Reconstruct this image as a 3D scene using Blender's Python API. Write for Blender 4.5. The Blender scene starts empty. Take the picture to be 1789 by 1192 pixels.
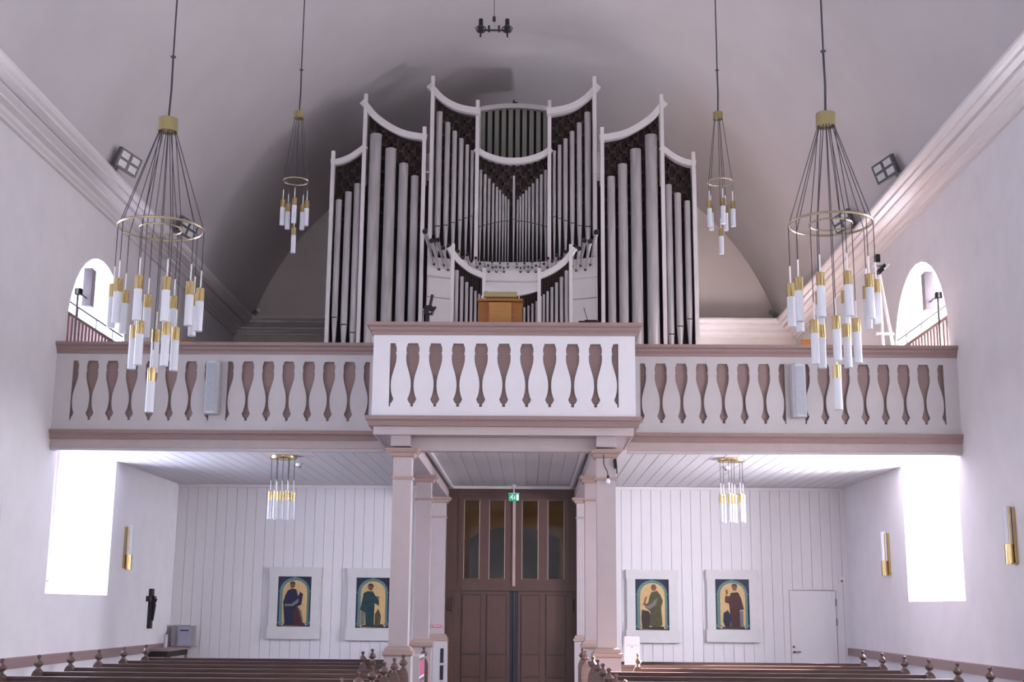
import bpy, bmesh, math, random
from mathutils import Matrix, Vector
random.seed(4)
S = bpy.context.scene
COL = S.collection
PI = math.pi

# ---------------------------------------------------------------- camera
F_PX, PIT, YAW, ROL = 2230.0, 0.2063, 0.0143, 0.0078
def cam_dir(u, v):                      # image offsets (right, down) in pixels -> direction
    c, s = math.cos(-ROL), math.sin(-ROL); u, v = u*c - v*s, u*s + v*c
    x, y, z = u/F_PX, 1.0, -v/F_PX
    c, s = math.cos(PIT), math.sin(PIT); y, z = y*c - z*s, y*s + z*c
    c, s = math.cos(YAW), math.sin(YAW); x, y = x*c - y*s, x*s + y*c
    return Vector((x, y, z))
fwd = cam_dir(0, 0)
right = (cam_dir(1, 0) - fwd).normalized()
up = (cam_dir(0, -1) - fwd).normalized()
cd = bpy.data.cameras.new('camera'); cam = bpy.data.objects.new('camera', cd); COL.objects.link(cam)
cd.sensor_width = 36.0; cd.lens = F_PX/1789*36.0; cd.clip_start = 0.05; cd.clip_end = 200
M = Matrix((right, up, -fwd.normalized())).transposed().to_4x4()
M.translation = Vector((0.3345, 0.0, 1.7)); cam.matrix_world = M
S.camera = cam

# ---------------------------------------------------------------- view, sky, sun, window light
S.view_settings.view_transform = 'Standard'
S.view_settings.look = 'None'
S.view_settings.gamma = 1.0
S.view_settings.use_curve_mapping = False
S.view_settings.exposure = 0.06
W = bpy.data.worlds.new('sky'); S.world = W; W.use_nodes = True
bg = W.node_tree.nodes['Background']
bg.inputs[0].default_value = (0.62, 0.78, 1.0, 1); bg.inputs[1].default_value = 1.6

sd = bpy.data.lights.new('sun', 'SUN'); sd.energy = 210.0; sd.angle = 0.009; sd.color = (1.0, 0.95, 0.92)
so = bpy.data.objects.new('sun', sd); COL.objects.link(so)
so.rotation_euler = Vector((-1.0, -0.60, -0.47)).to_track_quat('-Z', 'Y').to_euler()

WIN_Y = [18.22, 12.6, 7.0, 1.4, -4.2]
COOL, PALE = (0.76, 0.79, 1.0), (0.92, 0.90, 1.0)      # north sky on the left, brighter hazy sky on the right
def daylight(s, y, z0, z1, watts):
    ld = bpy.data.lights.new('window_daylight', 'AREA'); ld.shape = 'RECTANGLE'
    ld.size = 1.8; ld.size_y = z1-z0; ld.energy = watts; ld.color = COOL if s < 0 else PALE
    lo = bpy.data.objects.new('window_daylight', ld); COL.objects.link(lo)
    lo.location = (s*6.80, y, (z0+z1)/2)
    lo.rotation_euler = Vector((-s, 0, 0)).to_track_quat('-Z', 'Z').to_euler()
for y in WIN_Y[1:]:
    daylight(-1, y, 2.1, 6.3, 205.0); daylight(1, y, 2.1, 6.3, 215.0)
daylight(-1, WIN_Y[0], 2.1, 3.68, 175.0); daylight(1, WIN_Y[0], 2.1, 3.68, 520.0)
daylight(-1, WIN_Y[0], 4.1, 6.3, 170.0); daylight(1, WIN_Y[0], 4.1, 6.3, 280.0)
daylight(1, 23.8, 4.45, 5.85, 560.0)  # added lamp at the unseen rear window, brightens the right end wall

# ---------------------------------------------------------------- helpers
def mat(name, col, rough=0.6, metal=0.0, var=0.06, scale=6.0, bump=0.0, emit=None, estr=0.0, stretch=None, spec=0.4):
    m = bpy.data.materials.new(name); m.use_nodes = True
    nt = m.node_tree; p = nt.nodes['Principled BSDF']
    p.inputs['Roughness'].default_value = rough; p.inputs['Metallic'].default_value = metal
    p.inputs['Specular IOR Level'].default_value = spec
    tc = nt.nodes.new('ShaderNodeTexCoord'); nz = nt.nodes.new('ShaderNodeTexNoise')
    nz.inputs['Scale'].default_value = scale; nz.inputs['Detail'].default_value = 4
    if stretch:
        mp = nt.nodes.new('ShaderNodeMapping'); mp.inputs['Scale'].default_value = stretch
        nt.links.new(tc.outputs['Object'], mp.inputs[0]); nt.links.new(mp.outputs[0], nz.inputs['Vector'])
    else:
        nt.links.new(tc.outputs['Object'], nz.inputs['Vector'])
    rp = nt.nodes.new('ShaderNodeValToRGB')
    a = [max(0, c*(1-var)) for c in col]; b = [min(1, c*(1+var)) for c in col]
    rp.color_ramp.elements[0].color = (*a, 1); rp.color_ramp.elements[1].color = (*b, 1)
    rp.color_ramp.elements[0].position = 0.3; rp.color_ramp.elements[1].position = 0.7
    nt.links.new(nz.outputs[0], rp.inputs[0]); nt.links.new(rp.outputs[0], p.inputs['Base Color'])
    if bump:
        bn = nt.nodes.new('ShaderNodeBump'); bn.inputs['Strength'].default_value = bump; bn.inputs['Distance'].default_value = 0.01
        nt.links.new(nz.outputs[0], bn.inputs['Height']); nt.links.new(bn.outputs[0], p.inputs['Normal'])
    if emit:
        p.inputs['Emission Color'].default_value = (*emit, 1); p.inputs['Emission Strength'].default_value = estr
    return m

MT = dict(
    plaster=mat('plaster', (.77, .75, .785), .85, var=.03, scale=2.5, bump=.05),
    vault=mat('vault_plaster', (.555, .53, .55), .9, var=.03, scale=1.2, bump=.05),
    endwall=mat('end_wall_plaster', (.70, .645, .62), .9, var=.04, scale=1.5, bump=.05),
    cornice=mat('cornice_paint', (.76, .72, .73), .7, var=.02),
    white=mat('white_board_paint', (.70, .68, .71), .55, var=.02, stretch=(8, 8, 1)),
    panel=mat('balustrade_dimmed_white_paint', (.53, .50, .52), .55, var=.02),  # darker than the bay: dimmer light on the side parapets put into the colour
    bay=mat('balcony_white_paint', (.74, .73, .78), .55, var=.02),
    brown=mat('mauve_brown_paint', (.285, .195, .19), .45, var=.08, stretch=(2, 20, 20)),
    fascia=mat('pale_mauve_paint', (.44, .37, .37), .55, var=.04),
    colpaint=mat('column_paint', (.47, .405, .42), .55, var=.03),
    capital=mat('capital_paint', (.40, .29, .26), .5, var=.05),
    pew=mat('pew_brown_wood', (.128, .080, .074), .26, var=.18, scale=3, stretch=(1, 14, 14)),
    door=mat('door_brown_paint', (.084, .044, .038), .45, var=.10, stretch=(14, 14, 1)),
    doordark=mat('door_dark_edge', (.02, .022, .035), .5),
    black=mat('black_metal', (.012, .012, .014), .45),
    dark=mat('dark_interior', (.016, .011, .010), .7),
    lattice=mat('dark_brown_lattice', (.060, .036, .034), .7, var=.2, scale=20),
    frame=mat('organ_frame_paint', (.68, .65, .66), .5, var=.02),
    pipe=mat('organ_pipe_tin', (.45, .43, .44), .36, metal=.2, var=.14, scale=3, stretch=(6, 6, .6)),
    louver=mat('louver_grey_green', (.27, .275, .25), .6, var=.05),
    brass=mat('brass', (.56, .42, .20), .24, metal=1.0, var=.05),
    dullbrass=mat('dull_brass', (.36, .30, .15), .42, metal=.7, var=.08),
    ring=mat('pale_brass_ring', (.42, .35, .24), .3, metal=.8),
    glass=mat('frosted_glass', (.60, .61, .68), .3, var=.02, emit=(.80, .84, 1.0), estr=.03),
    wire=mat('dark_wire', (.045, .040, .055), .5),
    rod=mat('white_rod', (.80, .80, .80), .4),
    oak=mat('orange_oak', (.34, .135, .030), .4, var=.15, scale=4, stretch=(1, 12, 12)),
    oaklight=mat('light_oak_panel', (.42, .20, .055), .45, var=.1, stretch=(1, 12, 12)),
    spk=mat('speaker_grey_white', (.56, .58, .63), .5, var=.03, scale=60),
    spkgrey=mat('speaker_cloth_grey', (.33, .31, .33), .7),
    steel=mat('grey_steel', (.12, .12, .125), .35, metal=.6),
    lens=mat('lamp_lens', (.70, .72, .75), .15, metal=.3),
    chrome=mat('silver_metal', (.62, .62, .64), .25, metal=.9),
    pink=mat('pink_book_cloth', (.48, .10, .22), .6, var=.12),
    paper=mat('white_paper', (.50, .48, .57), .7, var=.01),
    red=mat('red_sign', (.45, .02, .09), .5),
    signwhite=mat('sign_white', (.8, .8, .8), .5),
    green=mat('exit_sign_green', (.01, .28, .14), .4, emit=(.02, .55, .30), estr=.25),
    glow=mat('exit_sign_white', (.75, .9, .85), .4, emit=(.6, 1.0, .85), estr=.5),
    ochre=mat('ochre_plaster', (.50, .30, .08), .8),
    floor=mat('grey_stone_floor', (.15, .145, .15), .45, var=.15, scale=4, stretch=(12, 1, 1)),
    gfloor=mat('gallery_floor_boards', (.26, .19, .16), .5, var=.1, stretch=(12, 1, 1)),
    navy=mat('painting_navy', (.015, .018, .045), .6), teal=mat('painting_teal', (.10, .20, .19), .6, var=.12, scale=30),
    gold=mat('painting_gold', (.55, .37, .17), .5, var=.10, scale=25), skin=mat('painting_skin', (.15, .07, .042), .6),
    rblue=mat('robe_blue', (.008, .012, .040), .6, var=.3, scale=25), rteal=mat('robe_teal', (.010, .038, .046), .6, var=.3, scale=25),
    rgreen=mat('robe_green', (.065, .062, .028), .6, var=.3, scale=25), rred=mat('robe_dark_red', (.055, .016, .016), .6, var=.3, scale=25),
    pgrey=mat('painting_grey', (.16, .14, .14), .6, var=.2, scale=25), pdark=mat('painting_dark', (.035, .022, .020), .6),
    pframe=mat('painting_frame_paint', (.60, .59, .60), .6, var=.03),
    bulb=mat('clear_bulb', (.8, .8, .82), .1),
)
def glassmat():
    m = bpy.data.materials.new('window_glass'); m.use_nodes = True; nt = m.node_tree
    for n in list(nt.nodes): nt.nodes.remove(n)
    o = nt.nodes.new('ShaderNodeOutputMaterial'); mx = nt.nodes.new('ShaderNodeMixShader')
    t = nt.nodes.new('ShaderNodeBsdfTransparent'); g = nt.nodes.new('ShaderNodeBsdfGlossy'); g.inputs['Roughness'].default_value = .05
    t.inputs[0].default_value = (.92, .93, .92, 1)
    mx.inputs[0].default_value = .04
    nt.links.new(t.outputs[0], mx.inputs[1]); nt.links.new(g.outputs[0], mx.inputs[2]); nt.links.new(mx.outputs[0], o.inputs[0])
    return m
MT['pane'] = glassmat()

ORG = {}
class MB:
    def __init__(s): s.v = []; s.f = []
    def add(s, vs, fs):
        b = len(s.v); s.v += [tuple(p) for p in vs]; s.f += [tuple(i+b for i in f) for f in fs]; return s
    def box(s, x0, x1, y0, y1, z0, z1):
        vs = [(x, y, z) for z in (z0, z1) for y in (y0, y1) for x in (x0, x1)]
        return s.add(vs, [(0, 2, 3, 1), (4, 5, 7, 6), (0, 1, 5, 4), (2, 6, 7, 3), (0, 4, 6, 2), (1, 3, 7, 5)])
    def prism(s, pts, axis, a, b):
        n = len(pts)
        mk = {'y': lambda p, t: (p[0], t, p[1]), 'x': lambda p, t: (t, p[0], p[1]), 'z': lambda p, t: (p[0], p[1], t)}[axis]
        vs = [mk(p, a) for p in pts] + [mk(p, b) for p in pts]
        return s.add(vs, [tuple(range(n)), tuple(range(2*n-1, n-1, -1))] + [(i, (i+1) % n, n+(i+1) % n, n+i) for i in range(n)])
    def cyl(s, p0, p1, r0, r1=None, n=12, caps=True):
        r1 = r0 if r1 is None else r1
        p0 = Vector(p0); p1 = Vector(p1); d = (p1-p0).normalized()
        a = d.orthogonal().normalized(); b = d.cross(a)
        vs = []
        for p, r in ((p0, r0), (p1, r1)):
            vs += [p + (a*math.cos(2*PI*i/n) + b*math.sin(2*PI*i/n))*r for i in range(n)]
        fs = [(i, (i+1) % n, n+(i+1) % n, n+i) for i in range(n)]
        if caps: fs += [tuple(range(n-1, -1, -1)), tuple(range(n, 2*n))]
        return s.add(vs, fs)
    def lathe(s, cx, cy, prof, n=12):
        vs = []; m = len(prof)
        for r, z in prof: vs += [(cx+r*math.cos(2*PI*i/n), cy+r*math.sin(2*PI*i/n), z) for i in range(n)]
        fs = [(k*n+i, k*n+(i+1) % n, (k+1)*n+(i+1) % n, (k+1)*n+i) for k in range(m-1) for i in range(n)]
        fs += [tuple(range(n-1, -1, -1)), tuple(range((m-1)*n, m*n))]
        return s.add(vs, fs)
    def path(s, pts, r, n=6):
        for p, q in zip(pts[:-1], pts[1:]): s.cyl(p, q, r, n=n)
        return s
    def torus(s, c, R, r, n=40, m=6):
        vs = []
        for i in range(n):
            a = 2*PI*i/n
            for j in range(m):
                b = 2*PI*j/m
                vs.append((c[0]+(R+r*math.cos(b))*math.cos(a), c[1]+(R+r*math.cos(b))*math.sin(a), c[2]+r*math.sin(b)))
        return s.add(vs, [(i*m+j, ((i+1) % n)*m+j, ((i+1) % n)*m+(j+1) % m, i*m+(j+1) % m) for i in range(n) for j in range(m)])
    def ribbon(s, pts, th, y0, y1):      # a bar along a line of (x, z) points, th below it
        lo = []
        for i, p in enumerate(pts):
            q0 = pts[max(0, i-1)]; q1 = pts[min(len(pts)-1, i+1)]
            dx, dz = q1[0]-q0[0], q1[1]-q0[1]; l = math.hypot(dx, dz)
            nx, nz = -dz/l, dx/l
            if nz > 0: nx, nz = -nx, -nz
            lo.append((p[0]+nx*th, p[1]+nz*th))
        for i in range(len(pts)-1):
            s.prism([pts[i], pts[i+1], lo[i+1], lo[i]], 'y', y0, y1)
        return s
    def build(s, name, m, parent=None, smooth=False):
        me = bpy.data.meshes.new(name)
        o0 = ORG.get(parent.name, Vector((0, 0, 0))) if parent else Vector((0, 0, 0))
        me.from_pydata([(v[0]-o0[0], v[1]-o0[1], v[2]-o0[2]) for v in s.v], [], s.f)
        bm = bmesh.new(); bm.from_mesh(me); bmesh.ops.recalc_face_normals(bm, faces=bm.faces); bm.to_mesh(me); bm.free()
        me.materials.append(MT[m] if isinstance(m, str) else m)
        if smooth:
            for p in me.polygons: p.use_smooth = True
            me.set_sharp_from_angle(angle=0.75)
        o = bpy.data.objects.new(name, me); COL.objects.link(o)
        if parent: o.parent = parent
        ORG[o.name] = o0
        return o
def tag(o, label=None, cat=None, group=None, kind=None):
    if label: o['label'] = label
    if cat: o['category'] = cat
    if group: o['group'] = group
    if kind: o['kind'] = kind
    return o
def thing(name, label, cat, loc, group=None):
    o = bpy.data.objects.new(name, None); COL.objects.link(o); o.location = loc; o.empty_display_size = .1
    ORG[o.name] = Vector(loc); return tag(o, label, cat, group)
def struct(o, label=None): return tag(o, label, None, None, 'structure')
def place(mesh, name, parent, loc, rz=0.0):            # another object on shared mesh data
    o = bpy.data.objects.new(name, mesh); COL.objects.link(o); o.parent = parent
    o0 = ORG[parent.name]; o.location = (loc[0]-o0[0], loc[1]-o0[1], loc[2]-o0[2]); o.rotation_euler = (0, 0, rz)
    ORG[o.name] = Vector(loc); return o
def bezier(p0, p1, p2, n=12):
    return [((1-t)**2*p0[0]+2*t*(1-t)*p1[0]+t*t*p2[0], (1-t)**2*p0[1]+2*t*(1-t)*p1[1]+t*t*p2[1]) for t in [i/n for i in range(n+1)]]

# ================================================================ STRUCTURE
WX, YB, YE, YF = 6.0, 23.06, 26.6, -9.0       # half width, lower partition, end wall, wall behind the camera
struct(MB().box(-7, 7, YF-.2, YE+.2, -.25, 0).build('floor', 'floor'), 'grey stone church floor')

def outline(yc, half, sill, spring, n=16):
    pts = [(yc-half, sill), (yc+half, sill), (yc+half, spring)]
    pts += [(yc+half*math.cos(PI*i/n), spring+half*math.sin(PI*i/n)) for i in range(1, n)]
    return pts + [(yc-half, spring)]
def nave_wall(s, name):
    bm = bmesh.new()
    ins = [outline(y, 1.26, 1.84, 5.43) for y in WIN_Y]; outs = [outline(y, .98, 2.05, 5.40) for y in WIN_Y]
    if s > 0: ins.append(outline(23.8, 1.1, 4.3, 4.95)); outs.append(outline(23.8, .98, 4.4, 4.95))  # opening for the added rear window, kept out of view
    def face(x, rect, holes):
        ed = []; rings = []
        for ring in [rect]+holes:
            vs = [bm.verts.new((x, p[0], p[1])) for p in ring]; rings.append(vs)
            ed += [bm.edges.new((vs[i], vs[(i+1) % len(vs)])) for i in range(len(vs))]
        bmesh.ops.triangle_fill(bm, use_beauty=True, edges=ed)
        return rings[1:]
    rect = [(YF, 0), (YE+.2, 0), (YE+.2, 8.3), (YF, 8.3)]
    a = face(s*WX, rect, ins); b = face(s*(WX+.9), rect, outs)
    for ra, rb in zip(a, b):
        n = len(ra)
        for i in range(n): bm.faces.new((ra[i], ra[(i+1) % n], rb[(i+1) % n], rb[i]))
    bmesh.ops.recalc_face_normals(bm, faces=bm.faces)
    me = bpy.data.meshes.new(name); bm.to_mesh(me); bm.free(); me.materials.append(MT['plaster'])
    o = bpy.data.objects.new(name, me); COL.objects.link(o); ORG[o.name] = Vector((0, 0, 0)); return struct(o)
nave_wall(-1, 'wall_left'); nave_wall(1, 'wall_right')
wn = 0
for s in (-1, 1):
    for y in WIN_Y:
        wn += 1; x = s*6.84
        w = struct(MB().box(x-.03, x+.03, y-.98, y-.90, 2.05, 5.40).box(x-.03, x+.03, y+.90, y+.98, 2.05, 5.40)
                   .box(x-.03, x+.03, y-.90, y+.90, 2.05, 2.13).build('window_%d' % wn, 'cornice'), 'white framed tall arched nave window')
        arch = [(y+.98*math.cos(PI*i/16), 5.40+.98*math.sin(PI*i/16)) for i in range(17)]
        inner = [(y+.90*math.cos(PI*i/16), 5.40+.90*math.sin(PI*i/16)) for i in range(17)]
        m = MB()
        for i in range(16): m.prism([arch[i], arch[i+1], inner[i+1], inner[i]], 'x', x-.03, x+.03)
        m.build('arch_frame', 'cornice', w)
        for dz in (3.2, 4.35, 5.40): MB().box(x-.02, x+.02, y-.9, y+.9, dz-.02, dz+.02).build('glazing_bar', 'cornice', w)
        MB().box(x-.02, x+.02, y-.02, y+.02, 2.13, 6.28).build('mullion', 'cornice', w)
        MB().prism(outline(y, .92, 2.1, 5.40), 'x', x-.004, x+.004).build('pane', 'pane', w)

w = struct(MB().box(6.81, 6.87, 22.82, 22.90, 4.4, 4.95).box(6.81, 6.87, 24.70, 24.78, 4.4, 4.95).box(6.81, 6.87, 22.9, 24.7, 4.4, 4.46).build('window_11', 'cornice'), 'unseen white framed window added at the right rear to light the end wall')  # unseen window, added to light the right rear of the gallery
MB().box(6.82, 6.86, 23.78, 23.82, 4.46, 5.9).build('mullion', 'cornice', w)
MB().prism(outline(23.8, .96, 4.42, 4.95), 'x', 6.836, 6.844).build('pane', 'pane', w)
# barrel vault
R0, ZC = 5.9, 5.9
n = 48; aa = [math.radians(16) + i*(PI-math.radians(32))/n for i in range(n+1)]
vs = []; fs = []
for R in (R0, R0+.25):
    for yy in (YF, YE+.2):
        vs += [(R*math.cos(a), yy, ZC+R*math.sin(a)) for a in aa]
k = n+1
for i in range(n):
    fs += [(i, i+1, k+i+1, k+i), (2*k+i, 3*k+i, 3*k+i+1, 2*k+i+1), (i, 2*k+i, 2*k+i+1, i+1), (k+i, k+i+1, 3*k+i+1, 3*k+i)]
fs += [(0, k, 3*k, 2*k), (n, 2*k+n, 3*k+n, k+n)]
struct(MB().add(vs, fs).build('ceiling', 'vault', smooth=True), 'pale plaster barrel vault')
struct(MB().box(-6.9, 6.9, YE, YE+.25, 0, 12.2).build('wall_end', 'endwall'), 'pale plaster end wall behind the organ')
struct(MB().box(-6.9, 6.9, YF-.25, YF, 0, 12.2).build('wall_front', 'plaster'))

# cornice
prof = [(0, 7.36), (.05, 7.36), (.05, 7.40), (.09, 7.42), (.11, 7.46), (.20, 7.47), (.20, 7.50), (.27, 7.52), (.31, 7.55), (.42, 7.56), (.42, 7.595), (.47, 7.61), (.50, 7.64), (.50, 7.68), (.34, 7.70), (0, 7.74)]
for i, s in enumerate((-1, 1)):
    pts = [(s*(WX-d), z) for d, z in prof]
    struct(MB().prism(pts, 'y', YF, YE).build('trim_%d' % (i+1), 'cornice'), 'white moulded cornice along the %s nave wall' % ('left' if s < 0 else 'right'))
struct(MB().prism([(YE-d, z) for d, z in prof], 'x', -5.9, 5.9).build('trim_3', 'cornice'), 'white moulded cornice across the end wall')
# wainscot rails on side walls
for i, s in enumerate((-1, 1)):
    o = struct(MB().box(min(s*5.93, s*6.0), max(s*5.93, s*6.0), 8.0, YB, .93, 1.06).build('trim_%d' % (i+4), 'brown'))
    MB().box(min(s*5.97, s*6.0), max(s*5.97, s*6.0), 8.0, YB, 0, .93).build('dado_panel', 'plaster', o)

# lower back partition with upright boards
wb = struct(MB().box(-6, -1.28, YB+.02, YB+.14, 0, 3.88).box(1.36, 6, YB+.02, YB+.14, 0, 3.88).box(-1.28, 1.36, YB+.02, YB+.14, 3.78, 3.88).build('wall_back', 'white'), 'white boarded partition under the gallery')
bw = .1775
def board_mesh(z0, z1):
    b = bw/2-.0015
    pts = [(-b, .02), (-b, .005), (-b+.004, 0), (b-.004, 0), (b, .005), (b, .02)]
    m = MB().prism(pts, 'z', z0, z1); me = bpy.data.meshes.new('board'); me.from_pydata(m.v, [], m.f); me.materials.append(MT['white']); return me
bfull, bshort = board_mesh(0, 3.82), board_mesh(2.06, 3.82)
nb = int(round(12/bw))
for i in range(nb):
    x = -6 + bw*(i+.5)
    if -1.28 < x < 1.36: continue
    place(bshort if 4.93 < x < 5.77 else bfull, 'board', wb, (x, YB, 0))
MB().box(-6, 6, YB-.03, YB, 3.80, 3.85).build('ceiling_strip', 'cornice', wb)

# gallery slab with boarded soffit
gs = struct(MB().box(-6, 6, 16.78, YE, 3.88, 4.05).build('ceiling_gallery', 'gfloor'), 'white boarded ceiling under the gallery')
cwid = .19
m = MB().prism([(-cwid/2+.0015, .02), (-cwid/2+.0015, .006), (-cwid/2+.006, 0), (cwid/2-.006, 0), (cwid/2-.0015, .006), (cwid/2-.0015, .02)], 'y', 0, YB-16.78)
cme = bpy.data.meshes.new('ceiling_board'); cme.from_pydata(m.v, [], m.f); cme.materials.append(MT['white'])
for i in range(63): place(cme, 'ceiling_board', gs, (-6+12/63*(i+.5), 16.78, 3.855))
# soffit beams along the column rows
for s in (-1, 1):
    MB().box(s*1.25-.12+.02, s*1.25+.12+.02, 15.42, YB, 3.62, 3.76).box(s*1.25-.10+.02, s*1.25+.10+.02, 16.78, YB, 3.76, 3.86).build('soffit_beam', 'colpaint', gs)
    MB().box(s*1.07+.02-.02, s*1.07+.02+.02, 16.0, YB, 3.80, 3.852).build('edge_bead', 'cornice', gs)

# ================================================================ BALUSTRADES
PROF = [(0, .062), (.03, .066), (.06, .078), (.10, .081), (.15, .078), (.152, .070), (.166, .070), (.168, .078), (.22, .082), (.30, .078), (.38, .062), (.45, .046), (.53, .029), (.60, .020), (.68, .018), (.76, .024), (.83, .038), (.885, .056), (.94, .034), (.955, .018), (1, .018)]
def baluster_mesh(sp, z0, z1, th, matname):
    H = z1-z0
    r = [(sp/2-h, z1-t*H) for t, h in PROF]
    l = [(-x, z) for x, z in reversed(r)]
    m = MB().prism(r+l, 'y', 0, th); me = bpy.data.meshes.new('baluster_board'); me.from_pydata(m.v, [], m.f)
    me.materials.append(MT[matname]); return me
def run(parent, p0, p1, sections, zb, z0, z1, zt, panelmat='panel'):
    """flat sawn balustrade from p0 to p1 (facing right-hand side); sections = list of (u0, n, spacing)"""
    p0 = Vector((*p0, 0)); p1 = Vector((*p1, 0)); L = (p1-p0).length; d = (p1-p0)/L; nrm = Vector((d.y, -d.x, 0))
    rz = math.atan2(d.y, d.x)
    def lb(u0, u1, w0, w1, za, zc_, name, m):      # w: distance in front of the panel face
        a = [p0+d*u0+nrm*w0, p0+d*u1+nrm*w0, p0+d*u1+nrm*w1, p0+d*u0+nrm*w1]
        return MB().prism([(v.x, v.y) for v in a], 'z', za, zc_).build(name, m, parent)
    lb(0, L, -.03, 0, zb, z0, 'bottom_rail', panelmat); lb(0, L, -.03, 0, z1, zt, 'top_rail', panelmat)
    lb(0, L, -.09, -.06, zb, zt, 'backing_panel', 'brown')
    edges = [0]
    for u0, nn, sp in sections: edges += [u0, u0+nn*sp]
    edges.append(L)
    for a, b in zip(edges[0::2], edges[1::2]):
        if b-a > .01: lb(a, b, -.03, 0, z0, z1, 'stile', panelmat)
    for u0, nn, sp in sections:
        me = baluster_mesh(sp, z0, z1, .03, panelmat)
        for i in range(nn):
            q = p0+d*(u0+(i+.5)*sp)
            place(me, 'baluster_board', parent, (q.x, q.y, 0), rz)
def moulding(parent, pts, name, matname, prof):      # sweep a (out, z) profile along an open plan polyline (front = right side)
    P = [Vector((*p, 0)) for p in pts]; nn = len(P); rows = []
    for i in range(nn):
        ds = []
        if i > 0: ds.append((P[i]-P[i-1]).normalized())
        if i < nn-1: ds.append((P[i+1]-P[i]).normalized())
        ns = [Vector((q.y, -q.x, 0)) for q in ds]
        nv = ns[0] if len(ns) == 1 else (ns[0]+ns[1])/(1+ns[0].dot(ns[1]))
        rows.append([(P[i].x+nv.x*o, P[i].y+nv.y*o, z) for o, z in prof])
    m = len(prof); vs = [v for r in rows for v in r]
    fs = [(i*m+j, (i+1)*m+j, (i+1)*m+(j+1) % m, i*m+(j+1) % m) for i in range(nn-1) for j in range(m)]
    fs += [tuple(range(m)), tuple(range((nn-1)*m+m-1, (nn-1)*m-1, -1))]
    return MB().add(vs, fs).build(name, matname, parent)
CAP = [(-.10, 4.995), (.015, 4.995), (.02, 5.03), (.045, 5.06), (.05, 5.085), (.085, 5.105), (.09, 5.145), (-.12, 5.145)]
LOW = [(-.06, 3.845), (.03, 3.845), (.04, 3.88), (.05, 3.905), (.07, 3.92), (.075, 3.965), (-.02, 3.97), (-.06, 3.97)]
FB = 16.70
for s, wd in ((-1, 'left'), (1, 'right')):
    g = thing('gallery_balustrade', 'white sawn baluster gallery parapet with brown cap on the %s of the central bay' % wd, 'balustrade', (s*3.8+.02, FB, 4.0))
    if s < 0:
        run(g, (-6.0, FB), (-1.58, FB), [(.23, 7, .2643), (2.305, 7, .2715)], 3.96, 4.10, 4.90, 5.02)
        ends = [(-6.0, FB), (-1.58, FB)]
    else:
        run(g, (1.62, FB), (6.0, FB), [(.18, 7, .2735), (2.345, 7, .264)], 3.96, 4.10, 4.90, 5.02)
        ends = [(1.62, FB), (6.0, FB)]
    moulding(g, ends, 'cap_rail', 'brown', CAP); moulding(g, ends, 'lower_moulding', 'brown', LOW)
    MB().box(ends[0][0], ends[1][0], FB-.0, FB+.09, 3.735, 3.85).build('fascia_beam', 'fascia', g)
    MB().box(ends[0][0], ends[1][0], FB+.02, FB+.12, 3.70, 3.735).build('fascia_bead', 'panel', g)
# projecting central bay
cb = thing('central_balcony', 'projecting white central balcony bay of the organ gallery above two columns', 'balcony', (.02, 15.3, 3.75))
XL, XR, FC = -1.58, 1.62, 15.30
run(cb, (XL, FC), (XR, FC), [(.205, 10, .279)], 3.96, 4.085, 4.87, 4.99, 'bay')
run(cb, (XR, FC+.031), (XR, FB), [(.15, 4, .275)], 3.96, 4.085, 4.87, 4.99, 'bay')
run(cb, (XL, FB), (XL, FC+.031), [(.15, 4, .275)], 3.96, 4.085, 4.87, 4.99, 'bay')
plan = [(XL, FB), (XL, FC), (XR, FC), (XR, FB)]
moulding(cb, plan, 'cap_rail', 'brown', [(o, z-.025) for o, z in CAP])
moulding(cb, plan, 'lower_moulding', 'brown', LOW)
moulding(cb, plan, 'fascia', 'colpaint', [(-.05, 3.745), (-.025, 3.745), (-.025, 3.85), (-.05, 3.85)])
MB().box(XL+.03, XR-.03, FC+.03, FB+.08, 3.75, 3.80).build('soffit', 'colpaint', cb)
MB().box(XL+.03, XR-.03, FC+.03, FB+.08, 3.96, 4.05).build('bay_floor', 'gfloor', cb)
MB().box(-1.12, 1.16, 15.62, 15.80, 3.585, 3.76).build('cross_beam', 'colpaint', cb)

# ================================================================ COLUMNS
def column(x, y, w, label, ztop):
    c = thing('column', label, 'column', (x, y, 0), 'square columns carrying the gallery')
    h = w/2
    def ring(prof, name, m):
        k = len(prof); vs = []
        for o, z in prof: vs += [(x-o, y-o, z), (x+o, y-o, z), (x+o, y+o, z), (x-o, y+o, z)]
        fs = [(a*4+i, a*4+(i+1) % 4, a*4+4+(i+1) % 4, a*4+4+i) for a in range(k-1) for i in range(4)] + [(3, 2, 1, 0), tuple(range(4*k-4, 4*k))]
        MB().add(vs, fs).build(name, m, c)
    ring([(h+.045, 0), (h+.045, 1.135)], 'plinth', 'colpaint')
    ring([(h+.05, 1.135), (h+.065, 1.15), (h+.065, 1.185), (h+.045, 1.195), (h+.045, 1.21), (h+.03, 1.235), (h+.005, 1.25)], 'base_moulding', 'capital')
    ring([(h, 1.25), (h, ztop)], 'shaft', 'colpaint')
    ring([(h+.014, ztop-.365), (h+.016, ztop-.355), (h+.016, ztop-.335), (h+.012, ztop-.33)], 'neck_band', 'capital')
    ring([(h+.01, ztop-.10), (h+.03, ztop-.085), (h+.045, ztop-.05), (h+.07, ztop-.035), (h+.07, ztop-.02), (h+.085, ztop-.015), (h+.085, ztop+.004)], 'capital', 'capital')
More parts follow.
